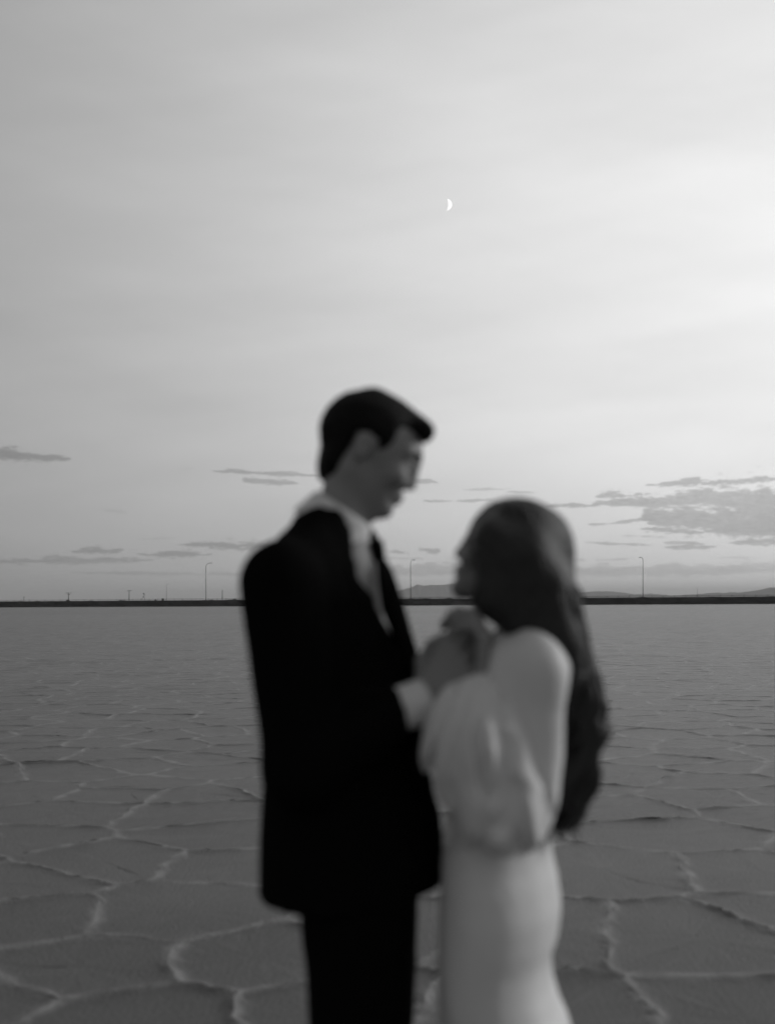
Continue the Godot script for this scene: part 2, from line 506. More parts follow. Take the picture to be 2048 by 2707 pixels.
func sleeve_field(p: Vector3, s: Array, away: float) -> float:
	var mid: Vector3 = s[1].lerp(s[2], 0.42)
	var c: Vector3 = mid + Vector3(-0.05, 0.0, 0.006 * away)
	# the full lower sleeve hangs from the raised forearm
	var q := (p - c).rotated(Vector3.BACK, -0.58)
	var d := ell(q, Vector3.ZERO, Vector3(0.092, 0.128, 0.076))
	d = smin(d, ell(p, s[1] + Vector3(-0.045, 0.002, 0), Vector3(0.08, 0.064, 0.068)), 0.05)
	d = smin(d, cap(p, s[2] - Vector3(0.012, 0.015, 0), c + Vector3(0.0, 0.03, 0), 0.034, 0.06), 0.05)
	d = smin(d, cap(p, s[2] - Vector3(0.0, 0.03, 0), s[1] + Vector3(-0.02, 0.03, 0), 0.036, 0.06), 0.03)
	# folds gather at the wrist and fall down the sleeve
	var n := noise.get_noise_3d(p.x * 240, p.y * 160, p.z * 240)
	var n2 := noise.get_noise_3d(p.x * 420 + 90, p.y * 200, p.z * 420)
	var open := clampf((s[2] - p).length() / 0.16, 0.25, 1.0)
	var across: float = 21.0 * atan2(p.x - s[2].x - 0.015, s[2].y + 0.14 - p.y) + (p.z - s[2].z) * 22.0 + 3.6 * n
	d += open * (0.021 * pow(1.0 - absf(sin(across)), 1.3) - 0.006 + 0.012 * n2 + 0.0035 * sin(across * 2.7 + 4.0 * n2))
	if away > 0.0:   # the deepest folds, under the arm
		for g in [[0.205, 1.168, 0.178, 1.085, 0.018], [0.204, 1.09, 0.180, 1.03, 0.016], [0.176, 1.228, 0.198, 1.204, 0.02]]:
			d = smax(d, -cap(p, Vector3(g[0], g[1], -1.972), Vector3(g[2], g[3], -1.972), g[4], g[4] * 0.7), 0.02)
	return maxf(d, (p - s[2] - Vector3(0, 0.012, 0)).dot((s[2] - s[1]).normalized()))

func skirt_field(p: Vector3) -> float:
	var d := stack(p, skirt_rows, cos(WOMAN_YAW), sin(WOMAN_YAW))
	var low := clampf((0.52 - p.y) / 0.5, 0.0, 1.0)
	var ang := atan2(p.z + 2.2, p.x - 0.2)
	d += 0.03 * low * sin(ang * 9.0 + 2.0 * noise.get_noise_2d(p.y * 120, ang * 40)) + 0.006 * noise.get_noise_3d(p.x * 300, p.y * 110, p.z * 300)
	return d

func woman_hair(p: Vector3) -> float:
	var q := woman_head.affine_inverse() * p
	var d := ell(p, Vector3(0.233, 1.492, -2.2), Vector3(0.089, 0.096, 0.09))
	d = smin(d, ell(q, Vector3(-0.016, 0.03, 0), Vector3(0.105, 0.09, 0.086)) * 0.88, 0.01)
	# hair hangs over the temples, off the face
	d = smax(d, (q.x - (0.094 if q.z < 0.0 else 0.06) - 0.3 * maxf(0.0, q.y - 0.03)) * 0.88, 0.012)
	d = smin(d, cap(p, Vector3(0.27, 1.50, -2.205), Vector3(0.30, 1.37, -2.215), 0.06, 0.055), 0.05)
	for s in [[-2.118, 0.0], [-2.3, 0.04]]:
		var side := cap(p, Vector3(0.19 + s[1], 1.51, s[0] - 0.01), Vector3(0.187 + s[1], 1.405, s[0]), 0.034, 0.037)
		side = smin(side, cap(p, Vector3(0.187 + s[1], 1.405, s[0]), Vector3(0.27 + s[1], 1.335, s[0] - 0.01), 0.037, 0.04), 0.02)
		side = smin(side, cap(p, Vector3(0.25 + s[1], 1.47, s[0]), Vector3(0.27 + s[1], 1.37, s[0] - 0.01), 0.045, 0.05), 0.04)
		d = smin(d, side, 0.04)
	# the long fall down the back, broad across and flat
	var fall := [Vector3(0.285, 1.42, 0.07), Vector3(0.305, 1.33, 0.085), Vector3(0.322, 1.25, 0.08), Vector3(0.345, 1.18, 0.07), Vector3(0.336, 1.10, 0.06), Vector3(0.322, 1.04, 0.045), Vector3(0.318, 0.985, 0.02)]
	var thick := [0.048, 0.038, 0.034, 0.03, 0.025, 0.016, 0.006]
	for k in fall.size() - 1:
		var a: Vector3 = fall[k]
		var b: Vector3 = fall[k + 1]
		if p.y > a.y + 0.08 or p.y < b.y - 0.08:
			continue
		var t := clampf((a.y - p.y) / (a.y - b.y), 0.0, 1.0)
		var cx := lerpf(a.x, b.x, t) + 0.015 * smoothstep(1.36, 1.2, p.y) * sin(p.y * 36.0 + p.z * 22.0)
		var zz := maxf(absf(p.z + 2.19) - lerpf(a.z, b.z, t), 0.0)
		var yy := maxf(maxf(p.y - a.y, b.y - p.y), 0.0)
		d = smin(d, Vector3(p.x - cx, yy, zz).length() - lerpf(thick[k], thick[k + 1], t), 0.03)
	d += 0.0045 * noise.get_noise_3d(p.x * 900, p.y * 130, p.z * 1500)
	return d

func build_woman() -> void:
	var base := Vector3(0.2, 0, -2.2)
	var root := thing("person", "person with long dark wavy hair in a pale satin dress, looking up, hand raised", "person", base, "couple standing face to face on the salt")
	var f := Vector3(-cos(WOMAN_YAW), 0, -sin(WOMAN_YAW))
	var tilt := deg_to_rad(20)
	var fw := f * cos(tilt) + Vector3.UP * sin(tilt)
	var up := Vector3.UP * cos(tilt) - f * sin(tilt)
	woman_head = Transform3D(Basis(fw, up, fw.cross(up)).scaled(Vector3.ONE * 0.88), Vector3(0.222, 1.482, -2.2))
	bodice_rows = rows_of([[1.355, 0.21, 0.29, 0.055], [1.315, 0.175, 0.306, 0.12], [1.25, 0.142, 0.327, 0.155], [1.19, 0.135, 0.330, 0.155], [1.14, 0.135, 0.322, 0.148], [1.07, 0.13, 0.308, 0.138], [0.99, 0.104, 0.295, 0.134], [0.95, 0.096, 0.292, 0.136]], -2.2, WOMAN_YAW)
	skirt_rows = rows_of([[1.0, 0.11, 0.290, 0.128], [0.945, 0.092, 0.296, 0.147], [0.89, 0.09, 0.308, 0.165], [0.845, 0.086, 0.313, 0.172], [0.80, 0.084, 0.308, 0.171], [0.755, 0.083, 0.296, 0.168], [0.72, 0.083, 0.297, 0.168], [0.685, 0.084, 0.306, 0.168], [0.64, 0.088, 0.324, 0.172],
		[0.5, 0.09, 0.38, 0.2], [0.3, 0.075, 0.47, 0.24], [0.1, 0.06, 0.56, 0.29], [0.004, 0.05, 0.62, 0.32]], -2.2, WOMAN_YAW)
	var inv := woman_head.affine_inverse()
	var b := new_buf()
	nets(b, func(p: Vector3) -> float:
		var d := head_field(inv * p, 1.0) * 0.88
		return smin(d, cap(p, Vector3(0.236, 1.43, -2.205), Vector3(0.262, 1.29, -2.215), 0.044, 0.05), 0.025), Vector3(0.09, 1.24, -2.32), Vector3(0.35, 1.60, -2.08), 0.0048)
	var curl := [[0.5, 0.8, 0.5], [0.6, 0.9, 0.5], [0.7, 0.9, 0.5], [0.75, 0.9, 0.5]]
	var hb := hand_bones(w_arm[2] + Vector3(0, -0.004, 0), Vector3(0.1, 0.97, -0.12), Vector3(-1, 0, -0.15), Vector3(-0.15, 0, -1), 0.86, curl, 0.4)
	hb.append([w_arm[2] + Vector3(0.02, -0.07, 0.01), w_arm[2], 0.027, 0.022])
	add_bones(b, hb, 0.008, 0.004)
	var hf := hand_bones(w_far[2], Vector3(-0.2, 0.95, 0.2), Vector3(-1, 0, 0.15), Vector3(-0.15, 0, 1), 0.86, curl, 0.4)
	hf.append([w_far[2] + Vector3(0.02, -0.07, -0.01), w_far[2], 0.027, 0.022])
	add_bones(b, hf, 0.008, 0.005)
	add_bones(b, [[Vector3(0.262, 1.3, -2.215), Vector3(0.23, 1.0, -2.2), 0.06, 0.06], [Vector3(0.23, 1.0, -2.2), Vector3(0.2, 0.85, -2.2), 0.06, 0.075],
		[w_arm[0], Vector3(0.262, 1.3, -2.215), 0.036, 0.04], [w_far[0], Vector3(0.262, 1.3, -2.215), 0.036, 0.04],
		[w_arm[0], w_arm[1], 0.036, 0.03], [w_arm[1], w_arm[2], 0.03, 0.022], [w_far[0], w_far[1], 0.036, 0.03], [w_far[1], w_far[2], 0.03, 0.022],
		[Vector3(0.2, 0.84, -2.15), Vector3(0.19, 0.46, -2.15), 0.05, 0.04], [Vector3(0.19, 0.46, -2.15), Vector3(0.22, 0.09, -2.15), 0.045, 0.03],
		[Vector3(0.2, 0.84, -2.25), Vector3(0.19, 0.46, -2.25), 0.05, 0.04], [Vector3(0.19, 0.46, -2.25), Vector3(0.22, 0.09, -2.25), 0.045, 0.03]], 0.03, 0.014)
	obj("body", commit(b, base), M.skin_pale, root)
	for s in [-1.0, 1.0]:
		b = new_buf()
		tube(b, [woman_head * Vector3(0.09, 0.024, s * 0.014), woman_head * Vector3(0.089, 0.029, s * 0.028), woman_head * Vector3(0.07, 0.026, s * 0.05)], [0.002, 0.0035, 0.0015], 6)
		obj("eyebrow", commit(b, base), M.brown_hair, root)
		b = new_buf()
		tube(b, [woman_head * Vector3(0.088, 0.0, s * 0.02), woman_head * Vector3(0.094, 0.001, s * 0.03), woman_head * Vector3(0.088, 0.0, s * 0.043)], [0.001, 0.0028, 0.001], 6)
		obj("eyelashes", commit(b, base), M.brown_hair, root)
	# hair: a soft mass and wavy locks on it
	b = new_buf()
	nets(b, woman_hair, Vector3(0.08, 0.95, -2.36), Vector3(0.44, 1.62, -2.02), 0.0075)
	var rng := RandomNumberGenerator.new()
	rng.seed = 11
	for k in 190:
		var z0 := rng.randf_range(-0.075, 0.095)
		var out := rng.randf()
		var ph := rng.randfn(0.6, 0.9)
		var stop := rng.randf_range(0.975, 1.14)
		if rng.randf() < 0.2:
			stop = rng.randf_range(0.965, 1.0)
		var pts := []
		var rad := []
		var r0 := rng.randf_range(0.005, 0.012)
		var n := 22
		for j in n:
			var t := float(j) / (n - 1)
			var y := lerpf(1.50, stop, t)
			var z := -2.195 + z0 * (1.0 + 0.25 * sin(t * 3.0) - 0.5 * t * t)
			var cx := 0.262 + 0.100 * pow(t, 0.75) - 0.055 * smoothstep(0.58, 1.0, t)
			cx += (out - 0.5) * 0.062 + 0.006 - 0.035 * (1.0 - smoothstep(0.0, 0.22, t))
			var wave := smoothstep(0.3, 0.8, t)
			pts.append(Vector3(cx + 0.018 * wave * sin(y * 36.0 + ph), y, z + 0.018 * wave * cos(y * 36.0 + ph)))
			rad.append(r0 * (1.0 - 0.85 * smoothstep(0.6, 1.0, t)) * (0.3 + 0.7 * smoothstep(0.0, 0.15, t)))
		tube(b, pts, rad, 6)
	# locks that lie over the head from the parting and hang past the ear and nape
	for k in 150:
		var phi := deg_to_rad(rng.randf_range(-150.0, 150.0))
		var start := rng.randf_range(0.15, 0.6)
		var low := rng.randf_range(1.36, 1.41)
		var r0 := rng.randf_range(0.003, 0.0062)
		var sway := rng.randf() * TAU
		var side := Vector3(cos(phi), 0, sin(phi))
		if side.x < -0.45:
			continue
		var pts := []
		var rad := []
		for j in 16:
			var t := float(j) / 15.0
			var th := lerpf(start, 1.75, minf(t * 1.7, 1.0))
			var p := Vector3(0.233, 1.492, -2.2) + Vector3(side.x * 0.089 * sin(th), 0.096 * cos(th), side.z * 0.09 * sin(th)) * 1.0
			var drop := maxf(0.0, t - 0.588) / 0.412
			p.y = lerpf(p.y, low, drop)
			p.x += 0.035 * drop + 0.004 * sin(t * 9.0 + sway)
			p.z += 0.004 * cos(t * 8.0 + sway)
			pts.append(p)
			rad.append(r0 * smoothstep(0.0, 0.12, t) * (1.0 - 0.7 * smoothstep(0.75, 1.0, t)) + 0.0005)
		tube(b, pts, rad, 6)
	obj("hair", commit(b, base), M.brown_hair, root)
	b = new_buf()
	nets(b, bodice_field, Vector3(0.06, 0.94, -2.46), Vector3(0.38, 1.38, -1.97), 0.009)
	obj("bodice", commit(b, base), M.satin, root)
	for s in [[w_arm, 1.0], [w_far, -1.0]]:
		b = new_buf()
		var arm: Array = s[0]
		var aw: float = s[1]
		nets(b, func(p: Vector3) -> float: return sleeve_field(p, arm, aw), Vector3(0.0, 0.93, arm[1].z - 0.13), Vector3(0.36, 1.38, arm[1].z + 0.15), 0.0066)
		obj("sleeve", commit(b, base), M.sheer, root)
	b = new_buf()
	nets(b, skirt_field, Vector3(-0.03, 0.0, -2.62), Vector3(0.74, 1.02, -1.78), 0.0125)
	obj("skirt", commit(b, base), M.satin, root)

# ------------------------------------------------------------------ the salt flat
func ridge_height(x: float, z: float) -> float:
	return maxf(0.002, 0.0075 + 0.008 * noise.get_noise_2d(x * 40, z * 40) + 0.005 * fine.get_noise_2d(x * 60, z * 60)) * clampf(1.15 - absf(z) / 26.0, 0.42, 1.0) * clampf((125.0 + z) / 70.0, 0.2, 1.0)

func plate(b: Dictionary, poly: PackedVector2Array, c: Vector2, step: float, rings: Array) -> void:
	var v: PackedVector3Array = b.v
	var idx: PackedInt32Array = b.i
	var col: PackedColorArray = b.c
	var edge := PackedVector2Array()
	var dist := PackedFloat32Array()
	var n := poly.size()
	for k in n:
		var p := poly[k]
		var q := poly[(k + 1) % n]
		var l := p.distance_to(q)
		if l < 0.002:
			continue
		var nrm := Vector2(q.y - p.y, p.x - q.x) / l
		var dd := absf((c - p).dot(nrm))
		var m := maxi(1, int(round(l / step)))
		for j in m:
			edge.append(p.lerp(q, float(j) / m))
			dist.append(dd)
	var e := edge.size()
	var first := v.size()
	var nr := rings.size()
	for r in nr:
		for k in e:
			var inset: float = rings[r]
			var t := minf(inset / maxf(dist[k], 0.05), 0.9)
			if r == nr - 1:
				t = 0.9
			var p := edge[k].lerp(c, t)
			var d := t * dist[k]
			var crest := ridge_height(edge[k].x, edge[k].y)
			var prof := exp(-pow(d / 0.028, 1.6)) * crest + exp(-d / 0.12) * 0.0015
			var rough := fine.get_noise_2d(p.x * 900, p.y * 900)
			var crumb := exp(-pow(d / 0.032, 2.0))
			var h := prof * (1.0 + 0.35 * rough) + 0.003 * noise.get_noise_2d(p.x * 60, p.y * 60) + 0.0008 * rough
			var wx := p.x + 0.07 * noise.get_noise_2d(p.x * 55 + 300, p.y * 55) + 0.011 * fine.get_noise_2d(p.x * 220, p.y * 220 + 50)
			var wz := p.y + 0.07 * noise.get_noise_2d(p.x * 55, p.y * 55 - 500) + 0.011 * fine.get_noise_2d(p.x * 220 + 70, p.y * 220)
			v.append(Vector3(wx, h, wz))
			# the crumbly salt pushed up along the joints is whiter than the plates, unevenly
			var tone := 1.0 + 0.16 * noise.get_noise_2d(p.x * 25, p.y * 25 + 90) + 0.14 * rough * rough + 0.22 * maxf(0.0, noise.get_noise_2d(p.x * 260, p.y * 260 + 40) - 0.2) + 0.95 * crumb * clampf(0.8 + 0.6 * fine.get_noise_2d(p.x * 180 + 9, p.y * 180), 0.25, 1.3)
			col.append(Color(tone, tone, tone) * SALT)
	v.append(Vector3(c.x, 0.005 * noise.get_noise_2d(c.x * 60, c.y * 60), c.y))
	var mid := 1.0 + 0.10 * noise.get_noise_2d(c.x * 25, c.y * 25 + 90)
	col.append(Color(mid, mid, mid) * SALT)
	for r in nr - 1:
		for k in e:
			var a := first + r * e + k
			var d := first + r * e + (k + 1) % e
			idx.append_array([a, a + e, d, d, a + e, d + e])
	for k in e:
		idx.append_array([first + (nr - 1) * e + k, first + nr * e, first + (nr - 1) * e + (k + 1) % e])
	b.v = v
	b.i = idx
	b.c = col

const SALT := 0.11

func build_ground() -> void:
	var ground := Node3D.new()
	ground.name = "salt_flat"
	add_child(ground)
	ground.set_meta("kind", "structure")
	# the level ground out to the hills, just under the plates
	var b := new_buf()
	var gv := PackedVector3Array()
	var gi := PackedInt32Array()
	var gc := PackedColorArray()
	var xs := [-9000.0, -3000.0, -800.0, -200.0, -60.0, 60.0, 200.0, 800.0, 3000.0, 9000.0]
	var zs := [400.0, 20.0, -60.0, -200.0, -500.0, -1500.0, -4000.0, -12000.0]
	for z in zs:
		for x in xs:
			gv.append(Vector3(x, -0.03, z))
			gc.append(Color(SALT, SALT, SALT))
	for r in zs.size() - 1:
		for k in xs.size() - 1:
			var a := r * xs.size() + k
			gi.append_array([a, a + xs.size(), a + 1, a + 1, a + xs.size(), a + xs.size() + 1])
	b.v = gv
	b.i = gi
	b.c = gc
	obj("level_ground", commit(b), M.salt, ground)
	# cell centres: measured for the near plates, jittered beyond
	var seeds := PackedVector2Array()
	for s in NEAR_CELLS:
		seeds.append(Vector2(s[0], s[1]))
	var near_n := seeds.size()
	var rng := RandomNumberGenerator.new()
	rng.seed = 5
	var grid := {}
	var far_z := 130.0
	for k in near_n:
		var key := Vector2i(floori(seeds[k].x / 1.5), floori(seeds[k].y / 1.5))
		grid[key] = grid.get(key, []) + [k]
	var iz := 0
	var z := 1.0
	while z > -far_z:
		var half := 0.37 * absf(z) + 3.5
		var sp := 0.86
		var nx := int(half / sp)
		for ix in range(-nx, nx + 1):
			var p := Vector2((ix + 0.5 * (iz % 2)) * sp + rng.randf_range(-0.36, 0.36), z + rng.randf_range(-0.33, 0.33))
			var free := true
			if z > -13.0:
				for k in near_n:
					if seeds[k].distance_to(p) < 0.66:
						free = false
						break
			if free:
				var key := Vector2i(floori(p.x / 1.5), floori(p.y / 1.5))
				grid[key] = grid.get(key, []) + [seeds.size()]
				seeds.append(p)
		z -= 0.75
		iz += 1
	var order := []
	for k in seeds.size():
		var s := seeds[k]
		var d := -s.y
		var shown: bool = d > 2.5 and absf(s.x) < 0.345 * d + 0.5
		order.append([d if shown else 1000.0 + s.length(), k])
	order.sort_custom(func(p, q): return p[0] < q[0])
	var rest := new_buf()
	var count := 0
	for o in order:
		var k: int = o[1]
		var c := seeds[k]
		var poly := PackedVector2Array([c + Vector2(-2, -2), c + Vector2(2, -2), c + Vector2(2, 2), c + Vector2(-2, 2)])
		var g := Vector2i(floori(c.x / 1.5), floori(c.y / 1.5))
		for gx in range(-2, 3):
			for gy in range(-2, 3):
				for j in grid.get(g + Vector2i(gx, gy), []):
					if j == k:
						continue
					var to: Vector2 = seeds[j] - c
					if to.length_squared() > 14.0:
						continue
					poly = clip(poly, c + to * 0.5, to)
		if poly.size() < 3:
			continue
		var d := c.length()
		var is_part: bool = o[0] < 1000.0 and count < 300
		var step := clampf(d * 0.006, 0.03, 0.5)
		var rings := [0.0, 0.01, 0.022, 0.036, 0.055, 0.085, 0.14, 0.25, 0.4]
		if d > 12.0:
			rings = [0.0, 0.018, 0.04, 0.08, 0.2]
		if d > 30.0:
			rings = [0.0, 0.05, 0.2]
			step = 0.35
		if is_part:
			var nb := new_buf()
			plate(nb, poly, c, step, rings)
			obj("salt_plate", commit(nb, Vector3(c.x, 0, c.y)), M.salt, ground).position = Vector3(c.x, 0, c.y)
			count += 1
		else:
			plate(rest, poly, c, maxf(step, 0.08), rings)
	var r := obj("salt_crust", commit(rest), M.salt, ground)
	r.set_meta("kind", "stuff")
	print("plates ", count, " rest verts ", rest.v.size())

func clip(poly: PackedVector2Array, at: Vector2, dir: Vector2) -> PackedVector2Array:
	var out := PackedVector2Array()
	var n := poly.size()
	for k in n:
		var p := poly[k]
		var q := poly[(k + 1) % n]
		var dp := (p - at).dot(dir)
		var dq := (q - at).dot(dir)
		if dp <= 0:
			out.append(p)
		if (dp < 0 and dq > 0) or (dp > 0 and dq < 0):
			out.append(p.lerp(q, dp / (dp - dq)))
	return out

const NEAR_CELLS := [[-2.16, -8.07], [-1.28, -8.04], [-1.57, -6.56], [-0.93, -7.3], [-0.8, -6.55], [-1.95, -6.1], [-1.72, -5.35], [-0.95, -5.52], [-1.16, -4.72], [-0.55, -4.83], [-0.85, -4.1], [-0.2, -4.2], [-1.55, -4.3], [-2.66, -10.0], [-1.37, -10.0],
	[1.74, -7.24], [1.15, -6.35], [1.95, -6.2], [2.5, -7.85], [1.5, -8.2], [1.27, -5.0], [0.55, -5.1], [1.2, -4.05], [0.5, -4.1], [0.05, -5.3], [0.25, -6.2], [0.4, -7.3], [-0.3, -8.1], [-0.1, -7.0]]

# ------------------------------------------------------------------ far things
# the causeway's foot and crest follow this line
func cause(t: float) -> Vector3:
	return Vector3(lerpf(-130.0, 103.0, t), 0, lerpf(-400.0, -316.0, t))

func on_causeway(az: float, back: float) -> Vector3:
	var k := tan(deg_to_rad(az))
	# point on the crest line moved back, where the direction az crosses it
	var a := cause(0.0) + Vector3(0, 0, -back)
	var d := cause(1.0) - cause(0.0)
	var t := (-k * a.z - a.x) / (d.x + k * d.z)
	var p := a + d * t
	return Vector3(p.x, 1.9, p.z)

func build_far() -> void:
	var b := new_buf()
	# causeway: toe, slope, crest, road, far slope
	var prof := [[0.6, -0.5], [0.0, 0.02], [-1.2, 0.55], [-2.4, 1.15], [-3.4, 1.7], [-4.2, 1.92], [-9.0, 1.96], [-24.0, 1.96], [-30.0, -0.5]]
	var n := 500
	var vv := PackedVector3Array()
	var ii := PackedInt32Array()
	var cc := PackedColorArray()
	for k in n + 1:
		var t := lerpf(-0.55, 1.55, float(k) / n)
		var p := cause(t)
		for j in prof.size():
			var w: float = 1.0 if j > 0 and j < 6 else 0.0
			var bump := 0.22 * w * noise.get_noise_2d(p.x * 14 + j * 77, j * 31.0) + 0.10 * w * fine.get_noise_2d(p.x * 60, j * 400.0)
			vv.append(p + Vector3(0, prof[j][1] + bump, prof[j][0] + 0.5 * w * fine.get_noise_2d(p.x * 12, j * 90.0)))
			var tone := 0.030 + 0.016 * noise.get_noise_2d(p.x * 9, j * 60.0) + 0.010 * fine.get_noise_2d(p.x * 50, j * 210.0)
			cc.append(Color(tone, tone, tone))
	for k in n:
		for j in prof.size() - 1:
			var a := k * prof.size() + j
			ii.append_array([a, a + prof.size(), a + 1, a + 1, a + prof.size(), a + prof.size() + 1])
	b.v = vv
	b.i = ii
	b.c = cc
	var o := obj("causeway_embankment", commit(b), M.soil, self)
	o.set_meta("kind", "structure")
	# concrete headwall low in the bank
	var hw := on_causeway(1.65, -0.2)
	var ht := thing("culvert_headwall", "low pale concrete slab set in the dark causeway bank", "headwall", Vector3(hw.x, 0, hw.z))
	var turn := atan2(84.0, 233.0)
	ht.rotation.y = turn
	b = new_buf()
	box(b, Vector3(-2.1, 0.45, -1.2), Vector3(2.1, 1.25, -0.35))
	obj("slab", commit(b), M.concrete, ht)
	for s in [-1.0, 1.0]:
		b = new_buf()
		box(b, Vector3(s * 2.25 - 0.14, 0.4, -1.2), Vector3(s * 2.25 + 0.14, 1.3, -0.2))
		obj("side_wall", commit(b), M.concrete, ht)
	# guard rail along the crest
	var rail := thing("guard_rail", "thin dark guard rail on posts along the causeway crest", "guard rail", Vector3(0, 0, 0))
	var pts := []
	var rad := []
	var posts := 100
	var post_mesh: ArrayMesh
	for k in posts + 1:
		var t := lerpf(-0.12, 1.12, float(k) / posts)
		var p := cause(t) + Vector3(0, 1.95, -5.2)
		pts.append(p + Vector3(0, 0.36 + 0.04 * fine.get_noise_1d(k * 40.0), 0.1))
		rad.append(0.06)
		if post_mesh == null:
			var pb := new_buf()
			tube(pb, [Vector3(0, -0.4, 0), Vector3(0, 0.45, 0), Vector3(0, 0.5, 0)], [0.06, 0.06, 0.04], 6)
			post_mesh = commit(pb)
		var q := obj("post", post_mesh, M.dark_metal, rail)
		q.position = p + Vector3(0, 0, -0.05)
		q.scale = Vector3(1, 0.85 + 0.35 * absf(fine.get_noise_1d(k * 90.0 + 7.0)), 1)
	b = new_buf()
	tube(b, pts, rad, 6)
	obj("rail", commit(b), M.dark_metal, rail)
	# street lamps
	lamp(on_causeway(-8.65, 9.0), 12.0, 1.25, 1.0, 0.012, "tall lamp with long curved arm on the causeway, beside a bare short pole")
	lamp(on_causeway(1.09, 8.0), 11.8, 0.55, 1.0, 0.0, "tall lamp with short bent arm in front of the peaked hill")
	lamp(on_causeway(12.03, 7.0), 11.3, 0.3, -1.0, -0.022, "tall lamp leaning slightly, its short arm turned towards the couple")
	lamp(Vector3(tan(deg_to_rad(-10.48)) * 760.0, 0.0, -760.0), 13.0, 0.8, 1.0, 0.02, "smaller distant lamp standing beside the boxy roadside cabinet")
	lamp(Vector3(tan(deg_to_rad(14.5)) * 900.0, 0.0, -900.0), 9.2, 0.4, -1.0, -0.03, "small distant lamp before the low rising hills")
	# poles
	pole(Vector3(tan(deg_to_rad(-12.21)) * 700.0, 0.0, -700.0), 8.4, [1.25], "thin utility pole with one short crossarm near the roadside signal")
	pole(Vector3(tan(deg_to_rad(-14.953)) * 700.0, 0.0, -700.0), 7.3, [1.7, 0.9], "short utility pole with two crossarms rising from a bush")
	pole(Vector3(tan(deg_to_rad(-7.885)) * 680.0, 0.0, -680.0), 8.1, [0.0], "bare short pole between the tall lamp and the dark mound")
	pole(Vector3(tan(deg_to_rad(-16.93)) * 1000.0, 0.0, -1000.0), 6.6, [0.9], "tiny faint pole farthest from the lamps along the causeway")
	# signal with two dark heads
	var sp := on_causeway(-11.55, 12.0)
	var st := thing("roadside_signal", "small roadside signal with dark round heads on a forked post", "signal", sp)
	b = new_buf()
	tube(b, [Vector3(-0.45, -0.3, 0), Vector3(-0.4, 0.9, 0), Vector3(0.0, 1.25, 0)], [0.05, 0.05, 0.05], 6)
	obj("leg", commit(b), M.dark_metal, st)
	b = new_buf()
	tube(b, [Vector3(0.5, -0.3, 0), Vector3(0.35, 0.9, 0), Vector3(0.0, 1.25, 0), Vector3(0.25, 1.8, 0), Vector3(0.1, 2.35, 0)], [0.05, 0.05, 0.05, 0.05, 0.05], 6)
	obj("leg", commit(b), M.dark_metal, st)
	for s in [[0.0, 2.3, 0.22], [-0.02, 1.3, 0.17], [0.3, 1.95, 0.11]]:
		b = new_buf()
		tube(b, [Vector3(s[0], s[1], -0.16), Vector3(s[0], s[1], -0.14), Vector3(s[0], s[1], 0.05), Vector3(s[0], s[1], 0.12)], [s[2] * 0.6, s[2], s[2], s[2] * 0.9], 10)
		obj("signal_head", commit(b), M.dark_metal, st)
	# cabinet
	var cp := on_causeway(-10.66, 10.0)
	var ct := thing("utility_cabinet", "small boxy grey cabinet standing on the causeway", "cabinet", cp)
	b = new_buf()
	box(b, Vector3(-0.34, 0.0, -0.3), Vector3(0.34, 0.62, 0.3))
	obj("body", commit(b), M.grey_paint, ct)
	b = new_buf()
	hexa(b, [Vector3(-0.38, 0.622, -0.34), Vector3(0.38, 0.622, -0.34), Vector3(0.38, 0.622, 0.34), Vector3(-0.38, 0.622, 0.34), Vector3(-0.3, 0.7, -0.3), Vector3(0.3, 0.7, -0.3), Vector3(0.3, 0.7, 0.3), Vector3(-0.3, 0.7, 0.3)])
	obj("lid", commit(b), M.grey_paint, ct)
	# shrubs
	shrub(on_causeway(-14.98, 5.5), 0.62, 0.5, "dark rounded bush at the foot of the two-armed pole")
	shrub(on_causeway(-7.31, 5.5), 1.0, 0.28, "low dark mound of brush on the causeway near the bare pole")
	shrub(on_causeway(-12.6, 5.5), 0.35, 0.22, "small low tuft of brush between signal and crossarm pole")
	shrub(on_causeway(-11.0, 5.5), 0.3, 0.3, "small ragged bush beside the boxy cabinet")
	# hills
	hill("far_hill", [[-366, 33], [-145, 38], [11, 50], [77, 63], [133, 78], [177, 96], [206, 89], [255, 93], [310, 91], [366, 97], [421, 99], [521, 87], [676, 71], [831, 52], [964, 38], [1100, 10]], 7000.0, -700.0)
	hill("far_hill", [[1000, 20], [1094, 39], [1167, 43], [1239, 47], [1311, 54], [1408, 54], [1480, 46], [1576, 33], [1672, 38], [1792, 25], [1900, 12]], 7600.0, 900.0)
	hill("far_hill", [[1400, 8], [1509, 17], [1570, 23], [1672, 28], [1732, 34], [1793, 34], [1895, 37], [1976, 45], [2037, 59], [2074, 62], [2220, 76], [2382, 69], [2584, 51], [2900, 20]], 6400.0, 1300.0)

